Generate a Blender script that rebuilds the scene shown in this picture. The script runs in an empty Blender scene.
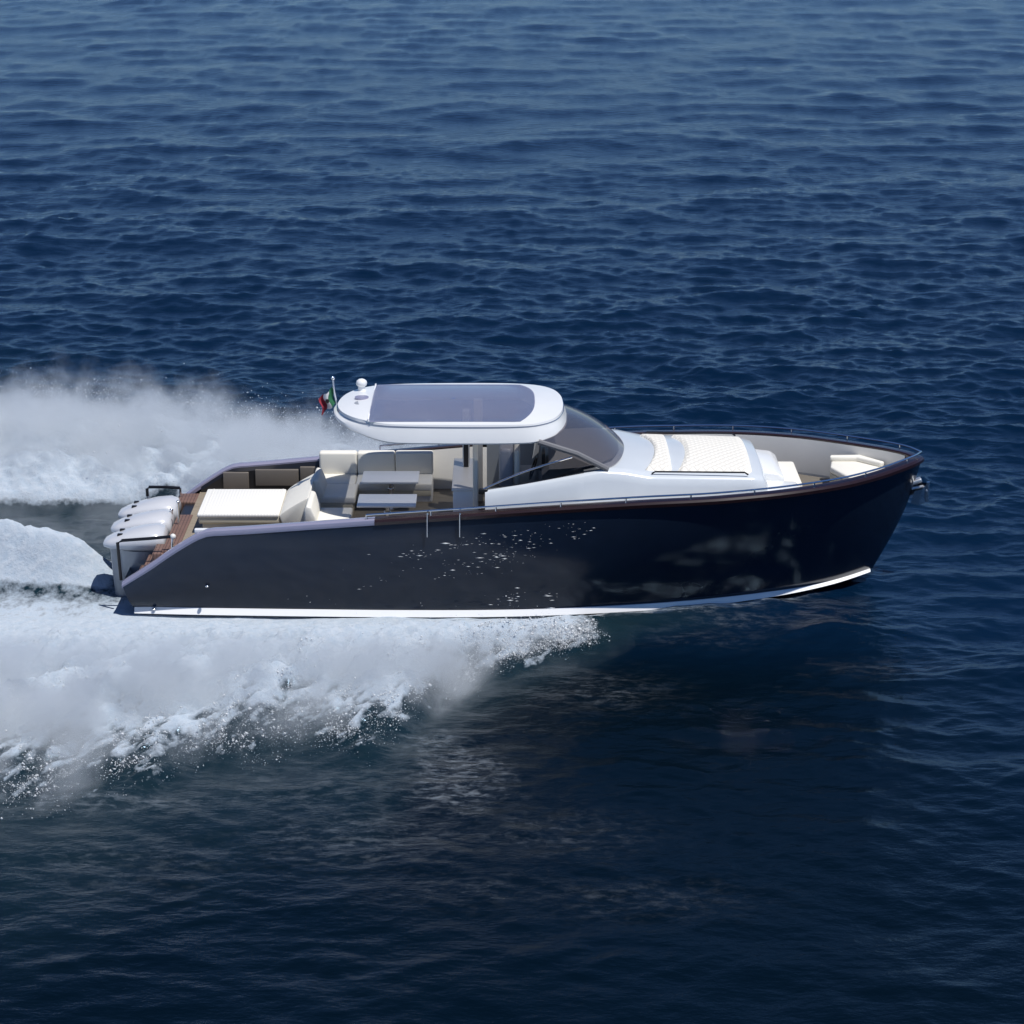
import bpy, bmesh, math, random
import numpy as np
from mathutils import Vector, Matrix
R = math.radians
rng = np.random.default_rng(7)
random.seed(7)
scene = bpy.context.scene
COL = scene.collection

# ------------------------------------------------------------------ camera
PITCH = R(18.0); DIST = 40.0; FPX = 2300.0; TZ = 1.26
cam = bpy.data.cameras.new("camera"); cam_o = bpy.data.objects.new("camera", cam); COL.objects.link(cam_o)
cam.sensor_width = 36.0; cam.lens = FPX / 1024 * 36.0
cam.clip_start = 0.5; cam.clip_end = 20000
CL = Vector((0, -DIST * math.cos(PITCH), TZ + DIST * math.sin(PITCH)))
cam_o.location = CL; cam_o.rotation_euler = (math.pi / 2 - PITCH, 0, 0)
scene.camera = cam_o

# ------------------------------------------------------------------ sky and sun
SUN_DIR = Vector((0.27, -0.20, 0.80)).normalized()
el = math.asin(SUN_DIR.z); az = math.atan2(SUN_DIR.x, SUN_DIR.y)   # clockwise from +y
w = bpy.data.worlds.new("World"); scene.world = w; w.use_nodes = True
nt = w.node_tree; bg = nt.nodes["Background"]
sky = nt.nodes.new("ShaderNodeTexSky"); sky.sky_type = 'NISHITA'; sky.sun_disc = False
sky.sun_elevation = el; sky.sun_rotation = az; sky.air_density = 1.0; sky.dust_density = 0.2; sky.ozone_density = 4.0; sky.altitude = 2500
tint = nt.nodes.new("ShaderNodeMix"); tint.data_type = 'RGBA'; tint.blend_type = 'MULTIPLY'; tint.inputs[0].default_value = 1; tint.inputs[7].default_value = (.70, .87, 1.08, 1)   # cool white balance
nt.links.new(sky.outputs[0], tint.inputs[6]); nt.links.new(tint.outputs[2], bg.inputs[0]); bg.inputs[1].default_value = 0.08
sun = bpy.data.lights.new("sun", 'SUN'); sun.energy = 4.5; sun.angle = R(0.5); sun.color = (1.0, 0.975, 0.94)
sun_o = bpy.data.objects.new("sun", sun); COL.objects.link(sun_o)
sun_o.rotation_euler = SUN_DIR.to_track_quat('Z', 'Y').to_euler()
scene.view_settings.view_transform = 'Standard'; scene.view_settings.look = 'None'
scene.view_settings.exposure = 0.0; scene.view_settings.gamma = 1.0
scene.cycles.use_denoising = True
scene.cycles.volume_bounces = 3; scene.cycles.transparent_max_bounces = 24
scene.cycles.volume_step_rate = 1.0; scene.cycles.volume_max_steps = 256
scene.cycles.caustics_reflective = False; scene.cycles.caustics_refractive = False

# ------------------------------------------------------------------ helpers
FWD = Vector((0, math.cos(PITCH), -math.sin(PITCH))); UP = Vector((0, math.sin(PITCH), math.cos(PITCH)))
def ray(px, py): return Vector(((px - 512) / FPX, 0, 0)) + UP * ((512 - py) / FPX) + FWD
def P(px, py, Y):
    """survey point: where the sight line through a pixel meets the lengthwise plane y = Y"""
    d = ray(px, py); t = (Y - CL.y) / d.y; return CL + d * t
def G(px, py, z=0.0):
    d = ray(px, py); t = (z - CL.z) / d.z; return CL + d * t

def mesh_np(name, verts, faces, mat, parent=None, smooth=True):
    verts = np.asarray(verts, np.float32); faces = np.asarray(faces, np.int32)
    me = bpy.data.meshes.new(name); n, k = faces.shape
    me.vertices.add(len(verts)); me.vertices.foreach_set("co", verts.ravel())
    me.loops.add(n * k); me.loops.foreach_set("vertex_index", faces.ravel())
    me.polygons.add(n); me.polygons.foreach_set("loop_start", np.arange(0, n * k, k, dtype=np.int32))
    me.polygons.foreach_set("use_smooth", np.full(n, smooth, dtype=bool))
    me.update(calc_edges=True); me.validate()
    o = bpy.data.objects.new(name, me); COL.objects.link(o)
    if mat: me.materials.append(mat)
    if parent: o.parent = parent
    return o

class MB:
    """collects shapes into one mesh"""
    def __init__(s): s.bm = bmesh.new()
    def box(s, x0, x1, y0, y1, z0, z1, r=0.0, seg=3, M=None):
        t = bmesh.new(); bmesh.ops.create_cube(t, size=1)
        for v in t.verts:
            v.co = Vector((x0 + (v.co.x + .5) * (x1 - x0), y0 + (v.co.y + .5) * (y1 - y0), z0 + (v.co.z + .5) * (z1 - z0)))
        if r: bmesh.ops.bevel(t, geom=t.edges[:], offset=r, segments=seg, profile=.5, affect='EDGES')
        s._add(t, M); return s
    def prism(s, pts, z0, z1, r=0.0, seg=3, M=None):
        t = bmesh.new(); vs = [t.verts.new((p[0], p[1], z0)) for p in pts]; f = t.faces.new(vs)
        e = bmesh.ops.extrude_face_region(t, geom=[f])
        for v in e['geom']:
            if isinstance(v, bmesh.types.BMVert): v.co.z = z1
        bmesh.ops.recalc_face_normals(t, faces=t.faces[:])
        if r: bmesh.ops.bevel(t, geom=t.edges[:], offset=r, segments=seg, profile=.5, affect='EDGES')
        s._add(t, M); return s
    def profile(s, pts, y0, y1, r=0.0, seg=3):
        """polygon in x-z extruded along y"""
        t = bmesh.new(); vs = [t.verts.new((p[0], y0, p[1])) for p in pts]; f = t.faces.new(vs)
        e = bmesh.ops.extrude_face_region(t, geom=[f])
        for v in e['geom']:
            if isinstance(v, bmesh.types.BMVert): v.co.y = y1
        bmesh.ops.recalc_face_normals(t, faces=t.faces[:])
        if r: bmesh.ops.bevel(t, geom=t.edges[:], offset=r, segments=seg, profile=.5, affect='EDGES')
        s._add(t); return s
    def tube(s, pts, r, n=8, closed=False):
        pts = [Vector(p) for p in pts]; rows = []
        for i, p in enumerate(pts):
            a = pts[max(i - 1, 0)]; b = pts[min(i + 1, len(pts) - 1)]; d = (b - a).normalized()
            u = d.cross(Vector((0, 0, 1))) if abs(d.z) < .95 else d.cross(Vector((1, 0, 0)))
            u.normalize(); v = d.cross(u)
            rr = r[i] if isinstance(r, (list, tuple)) else r
            rows.append([p + (u * math.cos(2 * math.pi * k / n) + v * math.sin(2 * math.pi * k / n)) * rr for k in range(n)])
        s.loft(rows, closed=True, caps=True); return s
    def loft(s, rows, closed=False, caps=False, flip=False):
        vs = [[s.bm.verts.new(p) for p in r] for r in rows]; m = len(rows[0])
        for i in range(len(rows) - 1):
            for j in range(m if closed else m - 1):
                q = [vs[i][j], vs[i][(j + 1) % m], vs[i + 1][(j + 1) % m], vs[i + 1][j]]
                if flip: q.reverse()
                try: s.bm.faces.new(q)
                except ValueError: pass
        if caps:
            s.bm.faces.new(vs[0][::-1]); s.bm.faces.new(vs[-1])
        return s
    def ball(s, c, r, sc=(1, 1, 1), sub=2):
        t = bmesh.new(); bmesh.ops.create_icosphere(t, subdivisions=sub, radius=r)
        for v in t.verts: v.co = Vector((v.co.x * sc[0], v.co.y * sc[1], v.co.z * sc[2])) + Vector(c)
        s._add(t); return s
    def _add(s, t, M=None):
        if M is not None: bmesh.ops.transform(t, matrix=M, verts=t.verts[:])
        mp = {v: s.bm.verts.new(v.co) for v in t.verts}
        for f in t.faces: s.bm.faces.new([mp[v] for v in f.verts])
        t.free()
    def build(s, name, mat, parent=None, smooth=True, angle=35, merge=True):
        if merge: bmesh.ops.remove_doubles(s.bm, verts=s.bm.verts[:], dist=1e-5)
        me = bpy.data.meshes.new(name); s.bm.normal_update(); s.bm.to_mesh(me); s.bm.free()
        if smooth:
            me.polygons.foreach_set("use_smooth", [True] * len(me.polygons)); me.set_sharp_from_angle(angle=R(angle))
        if mat: me.materials.append(mat)
        o = bpy.data.objects.new(name, me); COL.objects.link(o)
        if parent: o.parent = parent
        return o

def face_out(o, ref):
    """turn a single pane so its normals look along ref"""
    me = o.data; a = sum((p.normal * p.area for p in me.polygons), Vector()); print('pane', o.name, a.dot(Vector(ref)))
    if a.dot(Vector(ref)) < 0: me.flip_normals()
    return o
def tag(o, label=None, cat=None, group=None, kind=None):
    for k, v in (("label", label), ("category", cat), ("group", group), ("kind", kind)):
        if v: o[k] = v
    return o
def empty(name, loc=(0, 0, 0), parent=None):
    o = bpy.data.objects.new(name, None); COL.objects.link(o); o.location = loc
    if parent: o.parent = parent
    return o

def catmull(pts, n, samples=16):
    """smooth curve through points, resampled evenly by length to n points"""
    p = np.array([list(q) for q in pts], float); p = np.vstack([2 * p[0] - p[1], p, 2 * p[-1] - p[-2]]); out = []
    for i in range(1, len(p) - 2):
        for k in range(samples):
            t = k / samples
            out.append(.5 * (2 * p[i] + (p[i + 1] - p[i - 1]) * t + (2 * p[i - 1] - 5 * p[i] + 4 * p[i + 1] - p[i + 2]) * t * t
                             + (-p[i - 1] + 3 * p[i] - 3 * p[i + 1] + p[i + 2]) * t ** 3))
    out.append(p[-2]); out = np.array(out)
    d = np.concatenate([[0], np.cumsum(np.linalg.norm(np.diff(out, axis=0), axis=1))]); s = np.linspace(0, d[-1], n)
    return np.stack([np.interp(s, d, out[:, k]) for k in range(out.shape[1])], 1)

# ------------------------------------------------------------------ materials
def mat_new(name):
    m = bpy.data.materials.new(name); m.use_nodes = True
    return m, m.node_tree, m.node_tree.nodes["Principled BSDF"]
def pmat(name, col, rough=.4, metal=0., coat=0., noise=0.0, nscale=6., bump=0.0, bscale=40., spec=.5):
    m, t, b = mat_new(name)
    b.inputs["Base Color"].default_value = (*col, 1); b.inputs["Roughness"].default_value = rough
    b.inputs["Metallic"].default_value = metal; b.inputs["Coat Weight"].default_value = coat; b.inputs["Coat Roughness"].default_value = .05
    b.inputs["Specular IOR Level"].default_value = spec
    tc = t.nodes.new("ShaderNodeTexCoord")
    if noise:
        n = t.nodes.new("ShaderNodeTexNoise"); n.inputs["Scale"].default_value = nscale; n.inputs["Detail"].default_value = 5
        r = t.nodes.new("ShaderNodeMapRange"); r.inputs[3].default_value = 1 - noise; r.inputs[4].default_value = 1 + noise * .4
        x = t.nodes.new("ShaderNodeMix"); x.data_type = 'RGBA'; x.blend_type = 'MULTIPLY'; x.inputs[0].default_value = 1
        x.inputs[6].default_value = (*col, 1)
        t.links.new(tc.outputs["Object"], n.inputs["Vector"]); t.links.new(n.outputs[0], r.inputs[0])
        t.links.new(r.outputs[0], x.inputs[7]); t.links.new(x.outputs[2], b.inputs["Base Color"])
    if bump:
        n = t.nodes.new("ShaderNodeTexNoise"); n.inputs["Scale"].default_value = bscale; n.inputs["Detail"].default_value = 4
        u = t.nodes.new("ShaderNodeBump"); u.inputs["Strength"].default_value = bump; u.inputs["Distance"].default_value = .01
        t.links.new(tc.outputs["Object"], n.inputs["Vector"]); t.links.new(n.outputs[0], u.inputs["Height"]); t.links.new(u.outputs[0], b.inputs["Normal"])
    return m
M = {}
M['hull'] = pmat('hull_paint', (.010, .018, .036), .2, 0, .25, noise=.25, nscale=2.5, spec=.4)
M['hull'].node_tree.nodes['Principled BSDF'].inputs['Coat IOR'].default_value = 1.45
M['stripe'] = pmat('white_stripe', (.90, .90, .90), .3)
M['gel'] = pmat('white_gelcoat', (.80, .81, .81), .22, coat=.3, noise=.05, nscale=3)
M['silver'] = pmat('silver_white_paint', (.58, .62, .66), .22, coat=.3, noise=.05, nscale=3)
M['liner'] = pmat('liner_gelcoat', (.74, .72, .68), .35, noise=.06, nscale=3)
M['lav'] = pmat('silver_paint', (.33, .32, .43), .25, .25, .4)
M['wood'] = pmat('varnished_mahogany', (.022, .009, .010), .25, 0, .3, noise=.4, nscale=8)
M['dark'] = pmat('dark_panel', (.012, .012, .015), .35)
M['smoke'] = pmat('smoked_panel', (.16, .14, .12), .4)
M['chrome'] = pmat('stainless', (.72, .73, .75), .14, 1.)
M['black'] = pmat('black_tube', (.01, .01, .012), .3)
M['cream'] = pmat('cream_upholstery', (.80, .77, .69), .6, noise=.05, nscale=5, bump=.25, bscale=60)
M['tan'] = pmat('tan_upholstery', (.60, .54, .41), .6, noise=.1, nscale=5)
M['grey'] = pmat('grey_upholstery', (.34, .34, .38), .4, noise=.1)
M['table'] = pmat('white_tabletop', (.90, .90, .88), .3)
M['cowl'] = pmat('engine_cowl', (.62, .63, .66), .25, .1, .5, noise=.08, nscale=3)
M['engine'] = pmat('engine_grey', (.38, .40, .43), .35, .2, noise=.25, nscale=5)
M['post'] = pmat('cream_post', (.80, .74, .64), .35)
M['steel'] = pmat('brushed_steel', (.78, .79, .80), .38, .85)
M['dash'] = pmat('dashboard', (.17, .17, .18), .5)

def teak(name, a, b_, sx):
    m, t, b = mat_new(name); tc = t.nodes.new("ShaderNodeTexCoord")
    w_ = t.nodes.new("ShaderNodeTexWave"); w_.wave_type = 'BANDS'; w_.bands_direction = 'Y' if sx else 'X'; w_.inputs["Scale"].default_value = 5.5
    w_.inputs["Distortion"].default_value = .2
    c = t.nodes.new("ShaderNodeValToRGB"); c.color_ramp.elements[0].color = (*[q * .25 for q in a], 1); c.color_ramp.elements[1].color = (*a, 1)
    c.color_ramp.elements[0].position = .03; c.color_ramp.elements[1].position = .12
    n = t.nodes.new("ShaderNodeTexNoise"); n.inputs["Scale"].default_value = 9; n.inputs["Detail"].default_value = 6
    mp = t.nodes.new("ShaderNodeMapping"); mp.inputs["Scale"].default_value = (.3, 3, 1)
    x = t.nodes.new("ShaderNodeMix"); x.data_type = 'RGBA'; x.blend_type = 'MULTIPLY'; x.inputs[0].default_value = .6; 
    t.links.new(tc.outputs["Object"], w_.inputs["Vector"]); t.links.new(w_.outputs[1], c.inputs[0])
    t.links.new(tc.outputs["Object"], mp.inputs[0]); t.links.new(mp.outputs[0], n.inputs["Vector"])
    t.links.new(c.outputs[0], x.inputs[6]); t.links.new(n.outputs[0], x.inputs[7]); t.links.new(x.outputs[2], b.inputs["Base Color"])
    b.inputs["Roughness"].default_value = .6
    return m
M['sole'] = teak('grey_teak_sole', (.24, .21, .17), 0, True)
M['teak'] = teak('red_teak', (.24, .14, .11), 0, False)
M['teak_pale'] = teak('pale_teak', (.42, .35, .26), 0, True)

def quilt():
    m, t, b = mat_new('quilted_sunpad'); tc = t.nodes.new("ShaderNodeTexCoord")
    b.inputs["Base Color"].default_value = (.80, .77, .70, 1); b.inputs["Roughness"].default_value = .6
    mp = t.nodes.new("ShaderNodeMapping"); mp.inputs["Rotation"].default_value = (0, 0, R(45))
    t.links.new(tc.outputs["Object"], mp.inputs[0]); outs = []
    for d in 'XY':
        w_ = t.nodes.new("ShaderNodeTexWave"); w_.bands_direction = d; w_.inputs["Scale"].default_value = 3.0; w_.wave_profile = 'SIN'
        t.links.new(mp.outputs[0], w_.inputs["Vector"]); outs.append(w_)
    a = t.nodes.new("ShaderNodeMath"); a.operation = 'MINIMUM'; t.links.new(outs[0].outputs[1], a.inputs[0]); t.links.new(outs[1].outputs[1], a.inputs[1])
    p = t.nodes.new("ShaderNodeMath"); p.operation = 'POWER'; p.inputs[1].default_value = .3; t.links.new(a.outputs[0], p.inputs[0])
    u = t.nodes.new("ShaderNodeBump"); u.inputs["Strength"].default_value = .6; u.inputs["Distance"].default_value = .03
    t.links.new(p.outputs[0], u.inputs["Height"]); t.links.new(u.outputs[0], b.inputs["Normal"])
    return m
M['quilt'] = quilt()
def lounge():
    m, t, b = mat_new('ribbed_lounge'); tc = t.nodes.new("ShaderNodeTexCoord")
    b.inputs["Base Color"].default_value = (.80, .78, .73, 1); b.inputs["Roughness"].default_value = .6
    w_ = t.nodes.new("ShaderNodeTexWave"); w_.bands_direction = 'X'; w_.inputs["Scale"].default_value = 6
    t.links.new(tc.outputs["Object"], w_.inputs["Vector"])
    u = t.nodes.new("ShaderNodeBump"); u.inputs["Strength"].default_value = .18; u.inputs["Distance"].default_value = .015
    t.links.new(w_.outputs[1], u.inputs["Height"]); t.links.new(u.outputs[0], b.inputs["Normal"])
    return m
M['lounge'] = lounge()
def glass(name, tint, refl, rough=.02, gc=(.9, .9, .95), sky_sheen=None):
    m = bpy.data.materials.new(name); m.use_nodes = True; t = m.node_tree; t.nodes.clear()
    o = t.nodes.new("ShaderNodeOutputMaterial"); tr = t.nodes.new("ShaderNodeBsdfTransparent"); tr.inputs[0].default_value = (*tint, 1)
    g = t.nodes.new("ShaderNodeBsdfGlossy"); g.inputs["Roughness"].default_value = rough; g.inputs[0].default_value = (*gc, 1)
    f = t.nodes.new("ShaderNodeFresnel"); f.inputs[0].default_value = 1.5
    a = t.nodes.new("ShaderNodeMath"); a.operation = 'MULTIPLY_ADD'; a.inputs[1].default_value = 1.0; a.inputs[2].default_value = refl
    x = t.nodes.new("ShaderNodeMixShader"); t.links.new(f.outputs[0], a.inputs[0]); t.links.new(a.outputs[0], x.inputs[0])
    
    src = tr.outputs[0]
    if sky_sheen:                                   # added milky layer, sky sheen painted into the pane colour
        df = t.nodes.new("ShaderNodeBsdfDiffuse"); df.inputs[0].default_value = (*sky_sheen[1], 1)
        tl = t.nodes.new("ShaderNodeBsdfTranslucent"); tl.inputs[0].default_value = (*sky_sheen[1], 1)
        fd = t.nodes.new("ShaderNodeMixShader"); fd.inputs[0].default_value = .5; t.links.new(df.outputs[0], fd.inputs[1]); t.links.new(tl.outputs[0], fd.inputs[2])
        fx = t.nodes.new("ShaderNodeMixShader"); fx.inputs[0].default_value = sky_sheen[0]
        t.links.new(src, fx.inputs[1]); t.links.new(fd.outputs[0], fx.inputs[2]); src = fx.outputs[0]
    t.links.new(src, x.inputs[1]); t.links.new(g.outputs[0], x.inputs[2]); t.links.new(x.outputs[0], o.inputs[0])
    return m
M['wind'] = glass('windscreen_glass', (.70, .68, .69), .16, .06, (1, .82, .76), (.22, (.50, .48, .50)))
M['sideglass'] = glass('side_glass', (.5, .5, .5), .03)
M['roofglass'] = glass('roof_glass', (.95, .95, .95), .14, .06, (1, .90, .88), (.36, (.62, .67, .92)))

# ------------------------------------------------------------------ water noise tools
perm = rng.permutation(1024).astype(np.int64)
def _h(ix, iy): return perm[(perm[ix & 1023] + iy) & 1023]
ga = rng.uniform(0, 2 * np.pi, 1024); gx_, gy_ = np.cos(ga), np.sin(ga)
def perlin(x, y):
    ix = np.floor(x).astype(np.int64); iy = np.floor(y).astype(np.int64); fx = x - ix; fy = y - iy
    u = fx ** 3 * (fx * (fx * 6 - 15) + 10); v = fy ** 3 * (fy * (fy * 6 - 15) + 10)
    def g(a, b): h = _h(ix + a, iy + b); return gx_[h] * (fx - a) + gy_[h] * (fy - b)
    return ((g(0, 0) * (1 - u) + g(1, 0) * u) * (1 - v) + (g(0, 1) * (1 - u) + g(1, 1) * u) * v) * 1.5
def fbm(x, y, o=5, gain=.5, lac=2.03):
    s = 0; a = 1
    for k in range(o): s = s + a * perlin(x + 17.3 * k, y - 9.1 * k); x = x * lac; y = y * lac; a *= gain
    return s
def sstep(a, b, x): t = np.clip((x - a) / (b - a), 0, 1); return t * t * (3 - 2 * t)

# outer edge of the thrown foam on the near side, surveyed on the water plane, as lateral reach against x
edge_px = [(1100, 600), (640, 628), (600, 641), (540, 655), (480, 676), (440, 695), (400, 728), (370, 742), (300, 738), (250, 752), (200, 752), (150, 772), (80, 788), (0, 800), (-120, 815)]
ed = sorted([(G(a, b, .05).x, -G(a, b, .05).y) for a, b in edge_px])
ed = [(-26.0, ed[0][1] + 4.0)] + ed
EDX = np.array([e[0] for e in ed]); EDY = np.array([e[1] for e in ed])
def reach(x): return np.interp(x, EDX, EDY)

def wake(X, Y):
    """height and foam cover made by the boat, on the water plane"""
    A = np.abs(Y); far = Y > 0
    tu = -X * .55 + A * .83; tv = X * .83 + A * .55         # along and across the throw of the spray
    lump = fbm(tu * .55 + 3, tv * 1.15, 5); fine = fbm(tu * 1.7, tv * 4.6 + 40, 5, .6)
    Yo = reach(X) + np.where(far, .5, 0) + .45 * fbm(X * .7, np.sign(Y) * 5 + Y * .15, 4)
    Yi = np.where(far, np.interp(X, [-30, -7.4, -5.6, -2, 2], [5.4, 4.7, 2.2, 1.75, 1.7]), np.interp(X, [-30, -6.5, 0, 2], [1.2, 1.7, 1.75, 1.7]))
    q = (A - Yi) / np.maximum(Yo - Yi, .05)
    along = sstep(2.3, .2, X)
    prof = sstep(-.1, .35, q) * sstep(1.15, .6, q)
    body = along * prof
    h = body * (np.interp(X, [-14, -8, -3, 0, 2], [.45, .6, .65, .42, .1])) * (1 + .42 * lump + .20 * fine) * np.where(far, .75, 1)
    h = np.minimum(h, np.maximum(.02 + .26 * (A - 1.95) * (1 + .15 * fine), 0) + np.where(far, .5, 0))
    foam = along * sstep(1.16 + .30 * fine, .62, q) * sstep(-.3, .02, q) * np.clip(1 + .35 * fine * sstep(.25, .9, q), .5, 1)
    foam = foam * (1 - .28 * sstep(-6.4, -7.0, X) * sstep(3.8, 2.0, A) * (~far))
    # wash behind the engines
    tail = np.sqrt(sstep(-6.75, -8.5, X))
    wm = np.exp(-((Y - .02) / .52) ** 2)
    h = h + tail * wm * 1.15 * np.interp(X, [-30, -14, -9.6, -8.6, -7.6, -6], [.45, .75, .95, 1, .9, .7]) * (1 + .12 * lump + .05 * fine)
    trough = sstep(-5.9, -6.9, X) * sstep(.9, 1.5, Y) * sstep(5.0, 4.5, Y)
    h = h - .25 * trough
    foam = np.maximum(foam, sstep(-6.5, -7.3, X) * sstep(.95, .5, np.abs(Y - .02)))
    foam = np.maximum(foam, sstep(-6.5, -6.9, X) * sstep(-3.2, -2.4, Y) * sstep(.9, .5, Y) * (.46 + .10 * lump))
    foam = foam * (1 - .95 * trough * sstep(-6.3, -6.6, X))
    # low bow wave peeling from the stem, dark smooth face towards the camera
    for sgn in (1, -1):
        d = (sgn * Y - (1.0 + (4.8 - X) * .42)); k = sstep(5.4, 4.2, X) * sstep(-9, 2, X)
        h = h + .12 * k * np.exp(-(d / .55) ** 2) * sstep(.2, 1.5, sgn * Y)
    return h, foam

# ------------------------------------------------------------------ sea surface
def axis(core0, core1, d, grow, lim0, lim1):
    c = list(np.arange(core0, core1 + d * .5, d)); s = d; x = c[-1]
    while x < lim1:
        s *= (1 + grow) if x < 220 else 1.35; x += s; c.append(x)
    s = d; x = c[0]; pre = []
    while x > lim0:
        s *= (1 + grow) if x > -220 else 1.35; x -= s; pre.append(x)
    return np.array(pre[::-1] + c)
ax = axis(-11, 9.5, .05, .016, -6000, 6000); ay = axis(-13.5, 11, .05, .011, -300, 9000)
X, Y = np.meshgrid(ax, ay, indexing='xy')
SX = np.broadcast_to(np.gradient(ax)[None, :], X.shape); SY = np.broadcast_to(np.gradient(ay)[:, None], X.shape)
H = np.zeros_like(X); DX = np.zeros_like(X); DY = np.zeros_like(X)
gust = .75 + .5 * np.clip(fbm(X * .035, Y * .02, 3) + .5, 0, 1.3)
for i in range(112):
    if i < 74: lam = .40 * (1.35 / .40) ** rng.uniform(0, 1); st = .0165; sd = 40
    elif i < 100: lam = 1.35 * (5 / 1.35) ** rng.uniform(0, 1); st = .0125; sd = 40
    else: lam = rng.uniform(6, 13); st = .0085; sd = 24
    th = R(90) + rng.normal(0, R(sd))
    k = 2 * math.pi / lam; kx, ky = k * math.cos(th), k * math.sin(th)
    a = st / k * rng.uniform(.6, 1.25)
    damp = sstep(1.8, 3.6, lam / np.maximum(np.abs(SX * math.cos(th)), np.abs(SY * math.sin(th))))
    ph = kx * X + ky * Y + rng.uniform(0, 6.28)
    aa = a * damp * (gust if lam < 5 else 1)
    H += aa * np.cos(ph); s_ = aa * np.sin(ph) * .9; DX -= s_ * math.cos(th); DY -= s_ * math.sin(th)
def ridged(x, y, o=4):
    t = 0; a = 1; n = 0
    for k in range(o):
        r = 1 - np.abs(perlin(x + 31 * k, y - 17 * k)) * 1.7; t = t + a * r * np.abs(r); n += a; x, y = x * 1.93 + y * .25, y * 1.93 - x * .25; a *= .46
    return t / n
wx = X + .35 * perlin(X * .5, Y * .5 + 9); wy = Y + .35 * perlin(X * .5 + 40, Y * .5)
fine_ok = sstep(.62, .2, SY) * sstep(.5, .12, SX)
H += gust * (.062 * (ridged(wx * .42, wy * .75, 5) - .35) + .03 * (ridged(wx * 1.1 + 7, wy * 1.7, 3) - .35)) * (.35 + .65 * fine_ok) + .11 * gust * (ridged(wx * .14 + 3, wy * .24, 3) - .35)
hw, FO = wake(X, Y)
near_boat = np.exp(-np.maximum(np.hypot(np.maximum(np.abs(X) - 6, 0), np.abs(Y)) - 1.8, 0) / 1.5)
calm = 1 - .5 * near_boat - .58 * sstep(-1.5, -4.5, Y) * sstep(12, 3, X + .35 * (Y + 6)) * (1 - near_boat)
Z = H * calm + hw
# thin scattered foam left by earlier spray
FORE_SHADE = sstep(-1.5, -5, Y) * sstep(13, 2, X + .35 * (Y + 6))  # darkened foreground, shade painted into the water colour
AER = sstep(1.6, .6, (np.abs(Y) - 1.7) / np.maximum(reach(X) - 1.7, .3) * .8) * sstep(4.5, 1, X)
thin = np.zeros_like(X)
def patch(px, py, rx, ry, amt):
    g = G(px, py); global thin
    thin = np.maximum(thin, amt * np.exp(-((X - g.x) / rx) ** 2 - ((Y - g.y) / ry) ** 2))
patch(455, 778, .62, 1.0, .95); patch(430, 745, .5, .6, .55); patch(300, 790, 1.6, .9, .2); patch(360, 835, 1.3, .8, .30)
patch(545, 835, 1.2, .7, .16); patch(640, 900, 1.2, .5, .13); patch(700, 638, 1.0, .4, .14); patch(745, 622, .9, .3, .28)
patch(600, 690, .9, .7, .24); patch(60, 802, 2.0, .4, .55); patch(470, 890, 1.2, .5, .12); patch(120, 860, 1.2, .7, .22); patch(880, 668, .8, .3, .14)
WL = np.interp(X, [-1, 1.5, 3.2, 4.7, 5.6], [1.9, 1.8, 1.5, .9, .35])
thin = np.maximum(thin, .85 * np.exp(-((np.abs(Y) - WL - .18) / .2) ** 2) * sstep(.5, 1.8, X) * sstep(5.6, 4.4, X))
streak = fbm(X * 1.6 + Y * .4, Y * 5.0, 5, .6)
FO2 = FO
TH = np.clip(thin * (.75 + .5 * streak), 0, 1)
ny, nx = X.shape
V = np.stack([X + DX * calm, Y + DY * calm, Z], -1).reshape(-1, 3)
ii = np.arange(nx * ny).reshape(ny, nx)
F = np.stack([ii[:-1, :-1], ii[:-1, 1:], ii[1:, 1:], ii[1:, :-1]], -1).reshape(-1, 4)

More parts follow.
